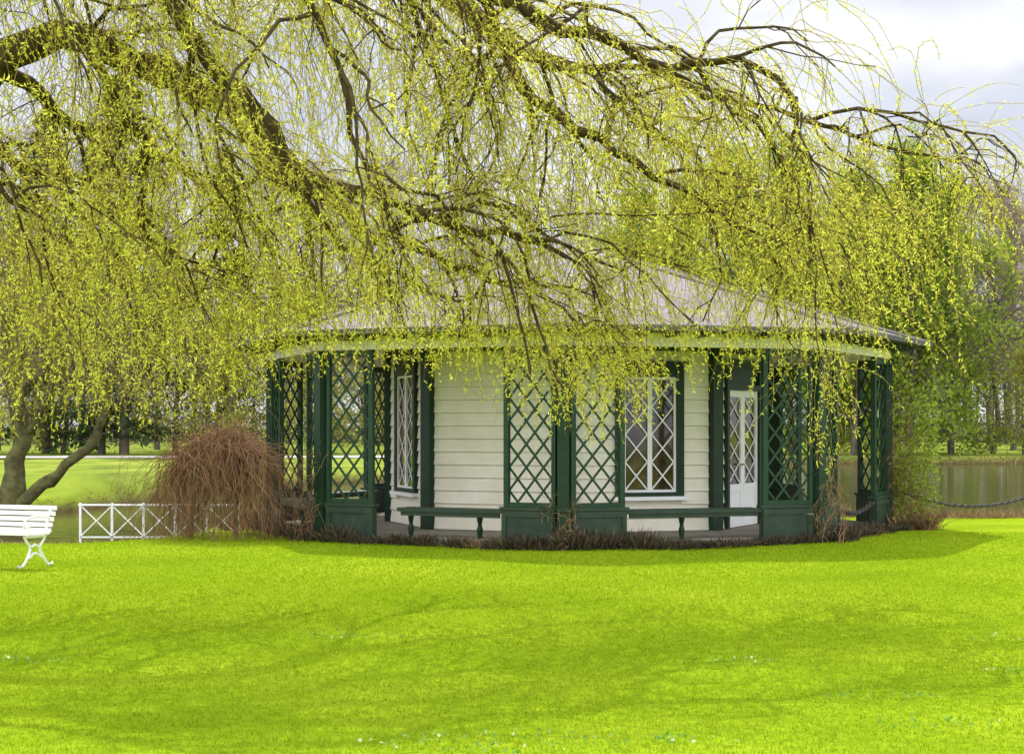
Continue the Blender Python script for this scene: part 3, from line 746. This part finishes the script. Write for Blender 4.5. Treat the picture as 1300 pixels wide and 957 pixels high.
def conifer(seed,H):
    rg=np.random.default_rng(seed); tp=np.stack([np.zeros(6),np.zeros(6),np.linspace(-.3,H,6)],1)
    parts=[tubes_batch(tp[None],np.linspace(.28,.03,6)[None],7)]; P=[]
    for i in range(260):
        f=.06+.93*rg.random(); L=(1-f)**.8*H*.17+.25; az=rg.random()*6.28; a=[np.array([0,0,f*H])]; d=np.array([math.cos(az),math.sin(az),.05])
        for s in range(5): d=unit(d+rg.normal(size=3)*.06+[0,0,-.10 if s<3 else .05]); a.append(a[-1]+d*L/5)
        P.append(a)
    P=np.array(P); parts.append(tubes_batch(P,np.full((len(P),6),.03)*np.linspace(1,.3,6),3))
    n=13000; i=rg.integers(0,len(P),n); t=rg.random(n)**.7*4.999; j=t.astype(int); f=(t-j)[:,None]
    pos=P[i,j]*(1-f)+P[i,j+1]*f+rg.normal(size=(n,3))*[.18,.18,.1]; d=unit(P[i,5]-P[i,0])*.6+rg.normal(size=(n,3))*.5+[0,0,-.5]
    V,F,q=leaves(pos,d,.35*(.5+rg.random(n)),.12,rg); return merge(parts),(V,F,q)
def tree_thing(name,tpl,mats,loc,scale,rot,label,group=None):
    e=empty(name,loc); e.scale=scale; e.rotation_euler=(0,0,rot); tag(e,label,'tree',group=group)
    a=obj('trunk',tpl[0],None,e); b_=obj('crown',tpl[1],None,e); return e
def tpl(data,m1,m2,n):
    (a,b_)=data; t=qmesh(n+'_trunk',a[0],a[1]); t.materials.append(m1); c=qmesh(n+'_crown',b_[0],b_[1],b_[2]); c.materials.append(m2); return (t,c)
T_sp=[tpl(make_tree(31+i,15,.22,4.6,11500,.26,.145,start=.05,up=.55,n1=28,clump=.36),M_bark_grey,M_spring,'spring') for i in range(3)]
T_yl=[tpl(make_tree(51+i,12,.2,4.0,7500,.25,.13,start=.1,up=.5,n1=24,droop=.12,clump=.34),M_bark_grey,M_hedge,'yellow') for i in range(2)]
T_ba=[tpl(make_tree(41+i,19,.22,4.4,5500,.55,.03,start=.22,up=.8,n1=26,clump=.25,kind='bare'),M_bark_grey,M_barecrown,'bare') for i in range(3)]
T_co=tpl(conifer(61,21),M_bark_grey,M_dark,'conifer')
def gz(x,y): return float(hgt(np.float64(x),np.float64(y)))
rr=random.Random(5)
L_sp='tall tree with fresh light green spring leaves by the pond'; L_ba='leafless brown-grey tree at the meadow edge'
L_yl='rounded tree with yellow-green new foliage in the meadow'; L_co='dark green spruce beside the meadow path'
for (x,y,s,i) in [(19.3,98,1.0,0),(22.6,99,1.12,1),(25.6,101,.95,2),(21,105,1.15,2),(16.5,102,1.1,2),(13.5,105,1.15,1),(11,109,1.1,0),(8,112,1.1,2),(24.5,110,1.1,0)]:
    tree_thing('spring_tree',T_sp[i],None,(x,y,gz(x,y)),(s,s,s*rr.uniform(.95,1.1)),rr.random()*6,L_sp,'leafing trees along the pond')
for (x,y,s,i) in [(28.8,104,.85,0),(31.5,114,.95,1),(34,118,.9,2),(36,124,1.0,2),(30,128,1.0,0),(33,130,1.05,1),(-4,118,1.0,1),(5,120,.95,0),(-12,112,1.0,2),(-8,116,1.05,0),(-30,112,1.1,0),(-35,118,1.1,1),(-17,125,1.1,2),(-25,122,1.1,1)]:
    tree_thing('bare_tree',T_ba[i],None,(x,y,gz(x,y)),(s,s,s),rr.random()*6,L_ba,'leafless trees at the meadow edge')
for (x,y,s,i) in [(-12,102,.8,0),(-20,103,.95,1),(-27,104,.9,0),(-6,106,.8,1),(-31,98,1.0,1),(-16,99,.7,0),(29.5,100,.5,1)]:
    tree_thing('yellow_tree',T_yl[i],None,(x,y,gz(x,y)),(s,s,s),rr.random()*6,L_yl,'yellow-green trees in the meadow')
for (x,y,s) in [(-22.6,101,1.12),(-24.4,103,.95),(-17.5,106,.9),(-28.5,106,1.0)]:
    tree_thing('spruce_tree',T_co,None,(x,y,gz(x,y)),(s,s,s),rr.random()*6,L_co,'dark spruces by the path')
rg=np.random.default_rng(99); TP=[];TR=[];LV=[];LD=[];LR=[]
BR=[]
for i in range(270):
    x=rg.uniform(-95,95); y=rg.uniform(140,215); H=rg.uniform(10,20); 
    t=np.linspace(0,1,5); TP.append(np.stack([x+rg.normal()*.9*t,y+0*t,t*H],1)); TR.append(rg.uniform(.1,.22)*(1-.8*t))
    tone=rg.random()*.65
    for q in range(9):
        f=rg.uniform(.2,.95); az=rg.random()*6.28; L=rg.uniform(2,4)*(1.2-f); p=np.array([x,y,f*H]); d=np.array([math.cos(az),math.sin(az),.9]); BR.append([p,p+d*L*.5,p+d*L+[0,0,.4]])
        n=36; LV.append(p+d*L*.8+rg.normal(size=(n,3))*[1.2,1.2,1.1]); LD.append(rg.normal(size=(n,3))+[0,0,.3]); LR.append(np.clip(tone+rg.random(n)*.35,0,1)); 
    n=90; LV.append(np.array([x,y,0])+np.abs(rg.normal(size=(n,3)))*[3,1,1.6]*[1,1,1]); LD.append(rg.normal(size=(n,3))); LR.append(rg.random(n)*.5)
LV=np.concatenate(LV);LD=np.concatenate(LD);LR=np.concatenate(LR)
V1,F1=merge([tubes_batch(np.array(TP),np.array(TR),5),tubes_batch(np.array(BR),np.full((len(BR),3),.07)*[1,.7,.3],3)])
V2,F2,q2=leaves(LV,LD,.8*(.5+rg.random(len(LV))),.2,rg,LR)
V,F=merge([(V1,F1),(V2,F2)]); q=np.concatenate([np.full(len(V1),.1),q2])
o=obj('distant_wood',qmesh('distant_wood',V,F,q),M_wood); tag(o,'hazy brown-green woodland edge beyond the meadow','woodland','stuff')
